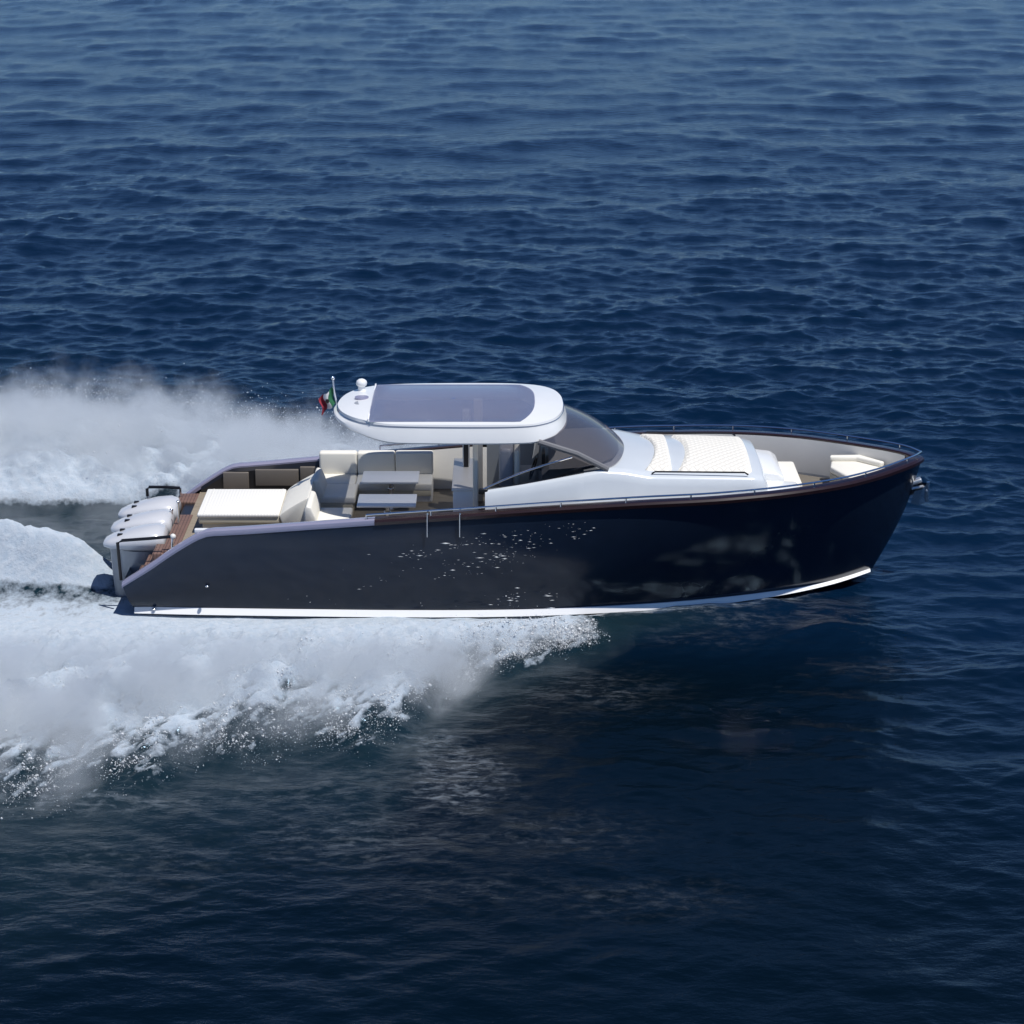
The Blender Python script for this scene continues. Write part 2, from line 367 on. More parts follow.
def sea_mat():
    m, t, b = mat_new('sea_water'); L = t.links.new; N = t.nodes.new
    tc = N("ShaderNodeTexCoord")
    def noise(scale, detail, rough=.55, s=(1, 1, 1)):
        mp = N("ShaderNodeMapping"); mp.inputs["Scale"].default_value = s; L(tc.outputs["Object"], mp.inputs[0])
        n = N("ShaderNodeTexNoise"); n.inputs["Scale"].default_value = scale; n.inputs["Detail"].default_value = detail; n.inputs["Roughness"].default_value = rough
        L(mp.outputs[0], n.inputs["Vector"]); return n.outputs[0]
    def math_(op, a, b_=None, c=None, clamp=False):
        n = N("ShaderNodeMath"); n.operation = op; n.use_clamp = clamp
        for i, q in enumerate((a, b_, c)):
            if q is None: continue
            if isinstance(q, (int, float)): n.inputs[i].default_value = q
            else: L(q, n.inputs[i])
        return n.outputs[0]
    at = N("ShaderNodeAttribute"); at.attribute_name = "foam"; ar = N("ShaderNodeAttribute"); ar.attribute_name = "aerated"
    n1 = noise(7, 8, .68, (1, .7, 1)); n2 = noise(1.3, 3)
    nn = math_('ADD', math_('MULTIPLY', n1, .8), math_('MULTIPLY', n2, .2))
    fac = math_('MULTIPLY_ADD', math_('SUBTRACT', at.outputs["Fac"], nn), 3.2, .35, True)
    fac = math_('MULTIPLY', fac, math_('MULTIPLY', at.outputs["Fac"], 3.0, clamp=True), clamp=True)
    ath = N("ShaderNodeAttribute"); ath.attribute_name = "thin"
    n3 = noise(4.5, 8, .7, (.8, 1.6, 1))
    rr = N("ShaderNodeMapRange"); rr.interpolation_type = 'SMOOTHSTEP'; rr.inputs[1].default_value = .44; rr.inputs[2].default_value = .70; L(n3, rr.inputs[0])
    fac2 = math_('MULTIPLY', math_('MULTIPLY', ath.outputs["Fac"], math_('MULTIPLY_ADD', rr.outputs[0], .72, .03)), .75, clamp=True)
    fac = math_('MAXIMUM', fac, fac2)
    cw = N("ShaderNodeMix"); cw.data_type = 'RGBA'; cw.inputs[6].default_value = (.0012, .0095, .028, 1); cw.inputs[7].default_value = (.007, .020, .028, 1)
    ac = N("ShaderNodeAttribute"); ac.attribute_name = "fore_shade"
    cx = N("ShaderNodeMix"); cx.data_type = 'RGBA'; cx.inputs[6].default_value = (.0012, .0095, .028, 1); cx.inputs[7].default_value = (.0005, .0037, .0074, 1)  # open-sea blue to the painted foreground shade
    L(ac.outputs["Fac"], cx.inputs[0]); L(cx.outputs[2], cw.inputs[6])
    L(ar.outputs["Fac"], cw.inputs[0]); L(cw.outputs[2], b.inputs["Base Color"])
    b.inputs["Roughness"].default_value = .10; b.inputs["IOR"].default_value = 1.333; b.inputs["Specular Tint"].default_value = (.52, .76, 1, 1)
    d = N("ShaderNodeBsdfDiffuse"); d.inputs["Roughness"].default_value = .5
    fc = N("ShaderNodeMix"); fc.data_type = 'RGBA'; fc.inputs[6].default_value = (.27, .37, .47, 1); fc.inputs[7].default_value = (.62, .64, .67, 1); L(n1, fc.inputs[0]); L(fc.outputs[2], d.inputs[0])
    b1 = N("ShaderNodeBump"); b1.inputs["Strength"].default_value = .55; b1.inputs["Distance"].default_value = .05; L(noise(3.2, 6, .6, (.7, 1.3, 1)), b1.inputs["Height"])
    L(b1.outputs[0], b.inputs["Normal"])
    b2 = N("ShaderNodeBump"); b2.inputs["Strength"].default_value = .7; b2.inputs["Distance"].default_value = .08; L(n1, b2.inputs["Height"]); L(b2.outputs[0], d.inputs["Normal"])
    x = N("ShaderNodeMixShader"); L(fac, x.inputs[0]); L(b.outputs[0], x.inputs[1]); L(d.outputs[0], x.inputs[2])
    L(x.outputs[0], t.nodes["Material Output"].inputs[0])
    return m
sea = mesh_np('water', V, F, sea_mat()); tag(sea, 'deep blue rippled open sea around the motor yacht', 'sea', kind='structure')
for nm, arr in (("foam", FO2), ("aerated", AER), ("thin", TH), ("fore_shade", FORE_SHADE)):
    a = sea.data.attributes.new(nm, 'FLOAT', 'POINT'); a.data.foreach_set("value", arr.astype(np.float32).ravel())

# ------------------------------------------------------------------ yacht: surveyed lines
yacht = empty('motor_yacht')
tag(yacht, 'dark blue motor yacht with white hardtop and cream seating, planing on open sea', 'yacht')
sheer_px = [(122, 584, 1.85), (150, 566, 1.88), (175, 549, 1.90), (203, 533.5, 1.93), (225, 531, 1.945), (250, 529.5, 1.96), (320, 524.5, 2.0), (400, 519, 2.06), (470, 514.5, 2.1), (550, 509, 2.13),
            (640, 503.5, 2.13), (700, 500.5, 2.08), (740, 497.5, 2.0), (780, 493.5, 1.85), (820, 488, 1.6), (850, 482.5, 1.32), (880, 474.5, .93), (900, 467.5, .60), (915, 461.5, .28), (922, 457.5, 0)]
chine_px = [(135, 609, 1.75), (200, 610.5, 1.8), (300, 612, 1.85), (400, 613, 1.88), (500, 612.5, 1.86), (600, 609, 1.74), (700, 602, 1.42), (780, 592, .98), (830, 582, .58), (868, 570, .12), (873, 567, 0)]
NS = 110
def line(tab): return catmull([(P(a, b, -c).x, c, P(a, b, -c).z) for a, b, c in tab], NS)
SH = line(sheer_px); CH = line(chine_px)          # columns: x, half breadth, z
TT = np.linspace(0, 1, NS)
KZ = np.interp(CH[:, 0], [-7, 2.5, 4.4, 5.4, CH[-1, 0]], [-.45, -.45, -.42, -.25, CH[-1, 2] - .02])
def side_pt(i, v, off=0.0):
    t = TT[i]; bow = sstep(.62, 1, t)
    x = CH[i, 0] + (SH[i, 0] - CH[i, 0]) * v + .10 * bow * math.sin(math.pi * v)
    b = CH[i, 1] + (SH[i, 1] - CH[i, 1]) * v + (.10 * (1 - bow) - .0 * bow) * math.sin(math.pi * v) * min(1, SH[i, 1])
    z = CH[i, 2] + (SH[i, 2] - CH[i, 2]) * v
    return x, b + off, z
h = MB()
VS = np.linspace(0, 1, 15)
for sgn in (-1, 1):
    rows = []
    for i in range(NS):
        r = []
        for wv in np.linspace(0, 1, 5)[:-1]:
            r.append((CH[i, 0], sgn * CH[i, 1] * wv, KZ[i] + (CH[i, 2] - KZ[i]) * wv ** 1.15))
        for v in VS: x, b, z = side_pt(i, v); r.append((x, sgn * b, z))
        rows.append(r)
    h.loft(rows, flip=(sgn > 0))
    # transom
    tr = rows[0]; h.loft([[(p[0], 0, p[2]) for p in tr], tr], flip=(sgn > 0))
hull = h.build('hull', M['hull'], yacht, angle=50)

nrm = np.gradient(SH[:, :2], axis=0); nrm = np.stack([-nrm[:, 1], nrm[:, 0]], 1); nrm /= np.linalg.norm(nrm, axis=1)[:, None] + 1e-9
nrm[:, :] = np.where((nrm[:, 1] < 0)[:, None], -nrm, nrm)      # outward on the +y half
nrm[-1] = (1, 0)
def inner(i, d): 
    x, b = SH[i, 0] - nrm[i, 0] * d, SH[i, 1] - nrm[i, 1] * d
    return x, max(b, 0.0)
def cap_rows(i0, i1, prof, sgn):
    rows = []
    for i in range(i0, i1):
        r = []
        for d, dz in prof:
            x, b = inner(i, d); r.append((x, sgn * b, SH[i, 2] + dz))
        rows.append(r)
    return rows
ISP = int(np.argmin(np.abs(SH[:, 0] + 2.25)))      # where the painted capping gives way to varnished wood
for sgn in (-1, 1):
    m = MB(); m.loft(cap_rows(0, ISP + 1, [(-.015, -.075), (-.03, -.03), (-.02, .012), (.02, .03), (.13, .03), (.17, .005), (.17, -.06)], sgn), flip=(sgn < 0))
    m.build('painted_capping', M['lav'], yacht)
for sgn in (-1, 1):
    m = MB(); m.loft(cap_rows(ISP, NS, [(-.004, -.085), (-.035, -.075), (-.04, -.02), (-.015, .012), (.02, .02), (.14, .02), (.16, .0), (.16, -.05)], sgn), flip=(sgn < 0))
    m.build('varnished_capping', M['wood'], yacht)
# boot stripe on the chine
for sgn in (-1, 1):
    m = MB(); rows = []
    for i in range(0, NS - 1):
        th = np.interp(CH[i, 0], [-7, 3.5, 4.4, 5.2, 6.3], [.062, .062, .05, .03, .02])
        x, b, z = side_pt(i, 0); x2, b2, z2 = side_pt(i, .04)
        rows.append([(x, sgn * (b - .01), z - th), (x, sgn * (b + .06), z - th * .95), (x, sgn * (b + .085), z - th * .7), (x, sgn * (b2 + .02), z + th * .95), (x, sgn * (b2 - .03), z + th)])
    m.loft(rows, flip=(sgn < 0))
    m.build('boot_stripe', M['stripe'], yacht)
# bulwark liner and decks
FL = lambda x: 1.10 if x < 1.1 else (1.72 if x < 4.0 else 1.60)
IA = int(np.argmin(np.abs(SH[:, 0] + 5.62))); IM = int(np.argmin(np.abs(SH[:, 0] + 3.52)))
def liner(i0, i1, name, mat):
    for sgn in (-1, 1):
        m = MB(); rows = []
        for i in range(i0, i1):
            x, b = inner(i, .168); x2, b2 = inner(i, .22)
            rows.append([(x, sgn * b, SH[i, 2] - .02), (x2, sgn * b2, min(SH[i, 2] - .08, 1.5)), (x2, sgn * b2, min(FL(x), SH[i, 2] - .2) - .02)])
        m.loft(rows, flip=(sgn > 0))
        m.build(name, mat, yacht)
liner(IA, IM + 1, 'dark_bulwark_liner', M['dark']); liner(IM, NS - 2, 'bulwark_liner', M['liner'])
def deck(x0, x1, z, name, mat, n=24):
    rows = []
    for x in np.linspace(x0, x1, n):
        b = min(np.interp(x, SH[:, 0], SH[:, 1]) - .2, np.interp(x, CH[:, 0] * .4 + SH[:, 0] * .6, CH[:, 1] * .4 + SH[:, 1] * .6) - .12)
        rows.append([(x, -max(b, .02), z), (x, max(b, .02), z)])
    m = MB(); m.loft(rows, flip=True); return m.build(name, mat, yacht)
deck(-5.0, 1.1, 1.10, 'cockpit_sole', M['sole']); deck(-5.65, -5.0, 1.09, 'aft_deck', M['teak_pale'])
deck(1.1, 4.05, 1.72, 'side_deck', M['liner']); deck(4.0, 6.75, 1.60, 'bow_well_sole', M['sole'])
m = MB(); m.box(-5.86, -5.66, -1.62, 1.62, .2, 1.04, .02); tb = m.build('transom_bulkhead', M['dark'], yacht)
m = MB(); m.box(-5.87, -5.60, -1.62, .35, 1.042, 1.10, .01); m.build('teak_cap', M['teak'], tb)
m = MB(); m.box(-6.45, -6.03, -1.72, 1.72, .35, .47, .02); m.build('swim_platform', M['dark'], yacht)
for sgn in (-1, 1):
    m = MB()
    for k in range(3): m.box(-6.02 + .0 - .14 * k, -5.66 - .1 * k, sgn * 1.42 - .26, sgn * 1.42 + .26, .5 + .19 * (2 - k), .53 + .19 * (2 - k) + .16, .01)
    m.build('teak_step', M['teak'], yacht)
# beige recess panels in the far and near bulwark
for sgn in (1, -1):
    for x0, x1 in ((-5.22, -4.76), (-4.64, -3.86), (-3.83, -3.50)):
        i = int(np.argmin(np.abs(SH[:, 0] - (x0 + x1) / 2))); zt = SH[i, 2] - .09; b = inner(i, .25)[1]
        m = MB(); m.box(x0, x1, sgn * b - .02, sgn * b + .05, zt - .30, zt, .008); m.build('recess_panel', M['smoke'], yacht)

# ------------------------------------------------------------------ engines
def engine(y):
    e = empty('outboard_engine', (-6.36, y, 0.0), yacht)
    # cowl: stations along x, rounded section
    rows = []
    for x, wd, zb, zt in ((-.62, .10, .96, 1.00), (-.59, .20, .93, 1.04), (-.46, .29, .90, 1.10), (-.2, .355, .88, 1.19), (.08, .375, .87, 1.25), (.30, .37, .87, 1.27), (.42, .34, .88, 1.23), (.46, .27, .92, 1.14)):
        r = []
        for k in range(16):
            a = 2 * math.pi * k / 16; c, s = math.cos(a), math.sin(a)
            r.append((x, wd * math.copysign(abs(c) ** .7, c), (zb + zt) / 2 + (zt - zb) / 2 * math.copysign(abs(s) ** .75, s)))
        rows.append(r)
    m = MB(); m.loft(rows, closed=True, caps=True); c = m.build('cowl', M['cowl'], e, angle=60)
    for sg in (-1, 1):
        m = MB(); m.box(-.36, -.27, sg * .13 - .03, sg * .13 + .03, 1.115, 1.17, .01); m.build('air_vent', M['black'], c)
        m = MB(); m.tube([(-.44, sg * .17, 1.075), (-.2, sg * .20, 1.155), (.08, sg * .21, 1.212), (.34, sg * .20, 1.222)], .012, 6); m.build('cowl_seam', M['engine'], c)
        m = MB(); m.tube([(-.5, sg * .19, 1.0), (-.1, sg * .292, 1.03), (.3, sg * .30, 1.0)], .014); m.build('trim_line', M['engine'], c)
    rows = []
    for z, x0, x1, wd in ((.90, -.40, .44, .31), (.8, -.36, .43, .30), (.55, -.34, .38, .27), (.40, -.32, .28, .20), (.34, -.28, .2, .12)):
        r = []
        for k in range(14):
            a = 2 * math.pi * k / 14; r.append(((x0 + x1) / 2 + (x1 - x0) / 2 * math.cos(a), wd * math.sin(a), z))
        rows.append(r)
    m = MB(); m.loft(rows, closed=True, caps=True, flip=True); m.build('lower_cowl', M['engine'], e, angle=60)
    rows = []
    for z, x0, x1, wd in ((.9, -.52, -.22, .09), (.4, -.50, -.16, .08), (-.1, -.46, -.05, .06), (-.5, -.42, .0, .05)):
        rows.append([((x0 + x1) / 2 + (x1 - x0) / 2 * math.cos(2 * math.pi * k / 12), wd * math.sin(2 * math.pi * k / 12), z) for k in range(12)])
    m = MB(); m.loft(rows, closed=True, caps=True, flip=True); m.build('drive_leg', M['engine'], e, angle=60)
    m = MB(); m.box(-.1, .5, -.12, .12, .3, .5, .03); m.box(.30, .5, -.15, .15, .3, .88, .03); m.build('mounting_bracket', M['black'], e)
    return e
for y in (-.78, 0, .78): engine(y)

# stern rails
def srail(Yp, pts, post):
    m = MB(); m.tube([P(a, b, Yp) for a, b in pts], .028); o = m.build('stern_rail', M['black'], yacht)
    for (a, b, c, d) in post:
        m = MB(); m.tube([P(a, b, Yp), P(c, d, Yp)], .022); m.build('rail_post', M['chrome'], o)
srail(-1.62, [(121, 580), (119, 560), (117.5, 543), (122, 540.5), (150, 538.5), (172, 536.5)], [(172.5, 536.5, 172, 556)])
srail(1.45, [(147.5, 496), (147, 489), (149, 487), (165, 487), (180, 488)], [(147.5, 496, 148, 530), (180, 488, 182, 520)])
m = MB(); m.ball(P(173, 536.5, -1.62), .05); m.build('rail_cap', M['liner'], yacht)
for (a, b, c, d, Yp) in ((171.5, 510, 172, 541, .1), (178, 502, 180, 545, -.2)):
    m = MB(); m.tube([P(a, b, Yp), P(c, d, Yp)], .02); m.ball(P(a, b, Yp), .032); m.build('gate_post', M['chrome'], yacht)

# ------------------------------------------------------------------ cockpit furniture
W = yacht
def rb(name, mat, x0, x1, y0, y1, z0, z1, r=.03, parent=None):
    m = MB(); m.box(x0, x1, y0, y1, z0, z1, r); return m.build(name, mat, parent or W)
# aft lounge
lg = rb('lounge_base', M['tan'], -5.30, -3.85, -.66, .66, 1.09, 1.30, .02)
rb('lounge_front', M['tan'], -5.36, -3.96, -.70, .70, 1.27, 1.40, .03, lg)
m = MB(); m.box(-5.38, -3.98, -.72, .72, 1.385, 1.46, .03)
lc = m.build('lounge_cushion', M['lounge'], lg)
for xx in (-5.26, -4.04):
    m = MB(); m.tube([(xx, -.70, 1.461), (xx, .70, 1.461)], .006, 6); m.build('piping', M['liner'], lc)
m = MB(); pr = []
for k in range(9):
    t = k / 8; pr.append((-3.98 + .52 * t, 1.42 + .34 * t ** .8))
m.profile(pr + [(-3.44, 1.12), (-3.92, 1.25)], -.72, .72, .02)
m.build('lounge_backrest', M['cream'], lg)
rb('coaming_trim', M['gel'], -5.28, -4.1, -1.80, -1.72, 1.46, 1.545, .02)
# far side sofa
sf = rb('sofa_base', M['liner'], -3.48, -1.42, 1.06, 1.80, 1.10, 1.32, .015)
for k in range(3):
    x0 = -3.47 + .685 * k
    rb('seat_cushion', M['cream'], x0, x0 + .678, 1.03, 1.66, 1.31, 1.46, .035, sf)
    rb('back_cushion', M['cream'], x0, x0 + .678, 1.60, 1.80, 1.44, 1.86, .04, sf)
rb('sofa_front', M['tan'], -3.45, -1.44, 1.035, 1.06, 1.22, 1.33, .01, sf)
# aft bench, two seats split by a walkway
for y0, y1, zz in ((.25, 1.02, 0), (-1.25, -.35, 0)):
    b0 = rb('bench_base', M['tan'], -3.45, -2.78, y0, y1, 1.10, 1.33, .015)
    rb('seat_cushion', M['cream'], -3.38, -2.74, y0 - .01, y1 + .01, 1.32, 1.46, .035, b0)
    m = MB(); m.profile([(-3.50, 1.40), (-3.28, 1.40), (-3.31, 1.58), (-3.38, 1.75), (-3.46, 1.77), (-3.50, 1.68)], y0 - .01, y1 + .01, .03); m.build('back_cushion', M['cream'], b0)
# tables
for px, yc in ((391, .74), (387, -.62)):
    xc = P(px, 490, yc).x
    t = empty('cockpit_table', (xc, yc, 1.10), W)
    m = MB(); m.box(-.50, .50, -.32, .32, .54, .585, .012); m.build('tabletop', M['table'], t)
    m = MB(); m.tube([(0, 0, .01), (0, 0, .54)], .04, 12); m.tube([(0, 0, .0), (0, 0, .02)], .16, 16); m.tube([(-.25, 0, .5), (.25, 0, .5)], .02); m.ball((0, 0, .36), .065, (1, 1, .6)); m.build('pedestal', M['chrome'], t)
# wet bar, pillars
wb = rb('wet_bar', M['gel'], -1.0, -.62, -.95, .85, 1.10, 1.94, .02)
rb('bar_lid', M['liner'], -1.02, -.60, -.97, .87, 1.94, 1.975, .01, wb)
rb('hardtop_pillar', M['gel'], -.86, -.74, .35, .55, 1.9, 2.98, .02)
rb('smoked_strip', M['dark'], -.84, -.76, .325, .345, 1.98, 2.7, .002)
rb('hardtop_pillar', M['post'], -.66, -.57, -1.02, -.93, 1.1, 2.98, .02)
rb('hardtop_pillar', M['liner'], -.68, -.52, 1.08, 1.22, 1.1, 2.98, .02)
# helm seats
for yc in (-.55, .45):
    s0 = rb('helm_seat', M['grey'], -.22, .02, yc - .32, yc + .32, 1.95, 2.66, .07)
    rb('headrest_cushion', M['cream'], .03, .14, yc - .30, yc + .30, 2.0, 2.62, .05, s0)
    rb('seat_cushion', M['cream'], -.1, .42, yc - .3, yc + .3, 1.72, 1.90, .05, s0)
    rb('seat_pod', M['gel'], -.15, .3, yc - .25, yc + .25, 1.1, 1.73, .03, s0)

# ------------------------------------------------------------------ coachroof, windscreen
cr = [(-.45, 1.42, 2.10, 0), (.1, 1.43, 2.19, 0), (.55, 1.42, 2.27, 0), (1.1, 1.37, 2.36, 0), (1.5, 1.30, 2.42, .03), (1.9, 1.27, 2.38, .08), (2.3, 1.25, 2.30, .12), (3.2, 1.22, 2.28, .12), (4.05, 1.18, 2.26, .11), (4.22, 1.14, 2.22, .10), (4.30, 1.08, 2.10, .05)]
crc = np.array([list(c) for c in cr])
def cri(x): return [np.interp(x, crc[:, 0], crc[:, k]) for k in (1, 2, 3)]
rows = []
for x in np.concatenate([np.linspace(1.2, 4.2, 40), np.linspace(4.22, 4.30, 4)]):
    wd, z, c = cri(x); r = [(x, -wd - .14, 1.70), (x, -wd - .10, z - .16), (x, -wd - .04, z - .05)]
    for q in np.linspace(-1, 1, 17): r.append((x, q * wd, z + c * (1 - q * q)))
    r += [(x, wd + .04, z - .05), (x, wd + .10, z - .16), (x, wd + .14, 1.70)]; rows.append(r)
m = MB(); m.loft(rows, caps=True); m.build('coachroof', M['silver'], W, angle=60)
for sgn in (-1, 1):
    m = MB(); rows = []
    for x in np.linspace(-.45, 1.2, 24):
        wd, z, c = cri(x)
        rows.append([(x, sgn * (wd + .16), 1.1), (x, sgn * (wd + .14), 1.70), (x, sgn * (wd + .10), z - .16), (x, sgn * (wd + .04), z - .05), (x, sgn * wd, z), (x, sgn * (wd - .08), z - .01), (x, sgn * (wd - .1), 1.1)])
    m.loft(rows, caps=True, closed=True, flip=(sgn > 0))
    m.build('cabin_side', M['silver'], W, angle=60)
def crz(x, y):
    wd, z, c = cri(x); q = min(1, abs(y) / wd); return z + c * (1 - q * q)
# sunpad
def pad(xa, xb, name, cur):
    rows = []
    for q in np.linspace(-1, 1, 25):
        y = q * 1.08; r = []
        a = xa + cur * (1 - q * q); b = xb
        for k, t in enumerate(np.linspace(0, 1, 20)):
            x = a + (b - a) * t; e = min(t, 1 - t) * (b - a); e2 = (1 - abs(q)) * 1.08
            r.append((x, y, crz(x, y) - .01 + .055 * min(1, e / .05) ** .5 * min(1, e2 / .05) ** .5))
        rows.append(r)
    m = MB(); m.loft(rows); return m.build(name, M['quilt'], W, angle=70)
pad(2.22, 2.70, 'sunpad_cushion', .22); pad(2.76, 4.06, 'sunpad_cushion', .2)
for sgn in (-1, 1):
    m = MB(); m.tube([(2.34, sgn * 1.2, 2.325), (2.4, sgn * 1.2, 2.36), (3.9, sgn * 1.18, 2.34), (3.96, sgn * 1.18, 2.30)], .015); m.build('grab_rail', M['black'], W)
# forward steps and bench
m = MB(); m.profile([(4.22, 1.6), (4.22, 2.14), (4.55, 2.10), (4.66, 2.02), (4.72, 1.6)], -.45, .95, .04); m.build('bow_backrest', M['gel'], W)
m = MB(); m.profile([(4.25, 1.6), (4.25, 2.0), (4.85, 1.97), (4.95, 1.86), (5.0, 1.6)], -1.25, -.46, .05); m.build('bow_step', M['gel'], W)
rb('bow_seat_cushion', M['cream'], 4.5, 4.98, -.44, .9, 1.72, 1.92, .05)
# bow seat
pts = [(5.62, .75), (5.55, .35), (5.9, -.55), (6.15, -.62), (6.55, -.25), (6.62, 0), (6.55, .25), (6.1, .8)]
m = MB(); m.prism(pts, 1.6, 1.86, .02); bs = m.build('bow_seat', M['tan'], W)
pc = [(x, y) for x, y in pts]; m = MB(); m.prism(pc, 1.862, 1.98, .035); m.build('seat_cushion', M['cream'], bs)
m = MB(); m.prism([(5.60, .78), (5.58, .66), (6.05, .66), (6.42, .30), (6.50, .36), (6.12, .80)], 1.975, 2.07, .03); m.build('back_cushion', M['cream'], bs)

# windscreen base and head lines, near end to far end
base = [(1.56, -1.27, 2.43), (1.74, -1.02, 2.45), (1.87, -.6, 2.46), (1.93, 0, 2.465), (1.87, .6, 2.46), (1.74, 1.02, 2.45), (1.56, 1.27, 2.43)]
head = [(.46, -1.34, 2.93), (.72, -1.12, 2.97), (.86, -.65, 3.02), (.91, 0, 3.04), (.86, .65, 3.02), (.72, 1.12, 2.97), (.46, 1.34, 2.93)]
B = catmull(base, 33); T = catmull(head, 33); rows = []
for k in range(9):
    t = k / 8; bul = .10 * math.sin(math.pi * t)
    r = []
    for a, b in zip(B, T):
        p = a + (b - a) * t; n = np.array([p[0] - .3, p[1], 0.35]); n /= np.linalg.norm(n); p = p + n * bul; r.append(tuple(p))
    rows.append(r)
m = MB(); m.loft(rows); face_out(m.build('windscreen', M['wind'], W, angle=80), (1, 0, .5))
for sgn in (-1, 1):
    m = MB(); pa = Vector((1.6, sgn * 1.27, 2.42)); pb = Vector((.44, sgn * 1.34, 2.92)); mid = (pa + pb) / 2 + Vector((.06, sgn * .06, .05))
    m.tube([pa, pa.lerp(mid, .6), mid, mid.lerp(pb, .5), pb], .05); m.build('windscreen_pillar', M['dash'], W)
    ch = [(-.48, sgn * 1.41, 2.12), (0, sgn * 1.41, 2.34), (.5, sgn * 1.39, 2.52), (1.0, sgn * 1.35, 2.66)]
    bs_ = [(-.48, sgn * 1.40, 2.09), (0, sgn * 1.41, 2.17), (.5, sgn * 1.40, 2.25), (1.5, sgn * 1.28, 2.41)]
    m = MB(); m.loft([[tuple(p) for p in catmull(bs_, 12)], [tuple(p) for p in catmull(ch, 12)]]); g = face_out(m.build('side_window', M['sideglass'], W), (0, sgn, 0))
    m = MB(); m.tube(catmull(ch, 12), .018); m.build('window_rail', M['chrome'], g)
    m = MB(); m.box(-.56, -.40, sgn * 1.40 - .04, sgn * 1.40 + .04, 2.03, 2.13, .02); m.build('rail_foot', M['black'], g)
# dashboard
rows = []
for x, z, wd in ((.45, 1.7, 1.2), (.5, 2.28, 1.22), (.62, 2.40, 1.22), (1.1, 2.43, 1.2), (1.45, 2.47, 1.12), (1.7, 2.5, .85), (1.82, 2.49, .4)):
    rows.append([(x, -wd, z), (x, 0, z + .02), (x, wd, z)])
m = MB(); m.loft(rows); ds = m.build('dashboard', M['dash'], W)
m = MB(); m.box(.5, .56, -.85, -.25, 2.38, 2.56, .01); m.build('display_screen', M['black'], ds)
m = MB(); ring = [(.36 + .06 * math.sin(a), -.55 + .19 * math.cos(a), 2.22 + .18 * math.sin(a)) for a in np.linspace(0, 2 * math.pi, 25)]
m.tube(ring, .016); m.tube([(.36, -.74, 2.22), (.36, -.36, 2.22)], .012); m.tube([(.36, -.55, 2.22), (.5, -.55, 2.2)], .02); m.build('steering_wheel', M['black'], ds)

# ------------------------------------------------------------------ hardtop
half = [(-3.06, 0), (-3.02, .35), (-2.90, .72), (-2.66, 1.06), (-2.25, 1.32), (-1.7, 1.42), (-.5, 1.45), (.25, 1.40), (.58, 1.24), (.80, .95), (.92, .5), (.95, 0)]
hp = catmull(half, 48); outline = [(x, -b) for x, b in hp] + [(x, b) for x, b in hp[::-1][1:-1]]
XC = -1.05
def ztop(x, y):
    q = min(1, (abs(y) / 1.30)); e = min(1, abs(x - XC) / 2.0)
    return 3.215 + .085 * (1 - q ** 2) * (1 - .5 * e ** 4) - .05 * e ** 6
def ring(sx, sy, z): return [(XC + (x - XC) * sx, y * sy, z if not callable(z) else z(XC + (x - XC) * sx, y * sy)) for x, y in outline]
zl = lambda k: (lambda x, y: 2.90 + k + .17 * float(sstep(-1.9, -3.06, x)) + .05 * float(sstep(.3, .95, x)))
zm = lambda x, y: 3.10 + .06 * float(sstep(-1.9, -3.06, x))
OPA, OPB, OPY = -2.38, .38, 1.20
def opening(grow, z):
    out = []
    for x, y in outline:
        a = math.atan2(y, (x - XC) * .62); c, sn = math.cos(a), math.sin(a)
        r = 1 / max(abs(c), abs(sn)); u, v = c * r, sn * r
        xx = XC + 0.05 + u * ((OPB - OPA) / 2 + grow); yy = v * (OPY + grow)
        if u > .4: xx -= .26 * abs(v) ** 3 * (u - .4) / .6
        out.append((xx, yy, z if not callable(z) else z(xx, yy)))
    return out
rows = [opening(.0, ztop), opening(0, 3.0), opening(.03, 2.95), ring(.97, .965, zl(.0)), ring(.995, .99, zl(0)), ring(1, 1, zl(.025)), ring(.997, .995, zl(.06)), ring(.978, .968, zm), ring(.968, .950, lambda x, y: 3.165), ring(.962, .94, ztop)]
rows += [[tuple(Vector(a).lerp(Vector(b), t)) for a, b in zip(rows[-1], opening(0, ztop))] for t in (.35, .7)] + [opening(.0, ztop)]
rows = [[(p[0], p[1], ztop(p[0], p[1])) for p in r] if i > 9 else r for i, r in enumerate(rows)]
m = MB(); m.loft(rows, closed=True, flip=True); top = m.build('hardtop', M['gel'], W, angle=28)
# seam line along the fascia
m = MB(); m.tube([Vector(p) + Vector((0, 0, .004)) for p in ring(.967, .95, 3.175)] + [Vector(ring(.967, .95, 3.175)[0])], .008, 6); m.build('roof_seam', M['chrome'], top)
rows = [[(XC + .05 + (x - XC - .05) * k, y * k, ztop(XC + .05 + (x - XC - .05) * k, y * k) + .006) for x, y, z in opening(.012, 0)] for k in (1, .8, .6, .4, .2, .02)]
m = MB(); m.loft(rows, closed=True, caps=True, flip=True); face_out(m.build('roof_glass', M['roofglass'], top, angle=60), (0, 0, 1))
m = MB(); m.box(-2.41, -2.385, -1.16, 1.16, 3.20, 3.262, .004); m.build('glass_edge', M['stripe'], top)
m = MB(); m.tube([(-2.62, .75, 3.2), (-2.62, .75, 3.36)], [.07, .06], 14); m.ball((-2.62, .75, 3.38), .10, (1, 1, .8)); m.build('antenna_dome', M['gel'], top)
m = MB(); m.tube([(-2.58, .12, 3.2), (-2.58, .12, 3.30)], .12, 18); m.build('roof_lamp', M['lav'], top)
m = MB(); m.tube([(-2.56, -.15, 3.2), (-2.56, -.15, 3.27)], .13, 18); m.build('roof_speaker', M['engine'], top)
m = MB(); m.tube([(-2.98, -.0, 3.17), (-2.7, 0, 3.235)], .008); m.build('roof_cable', M['engine'], top)

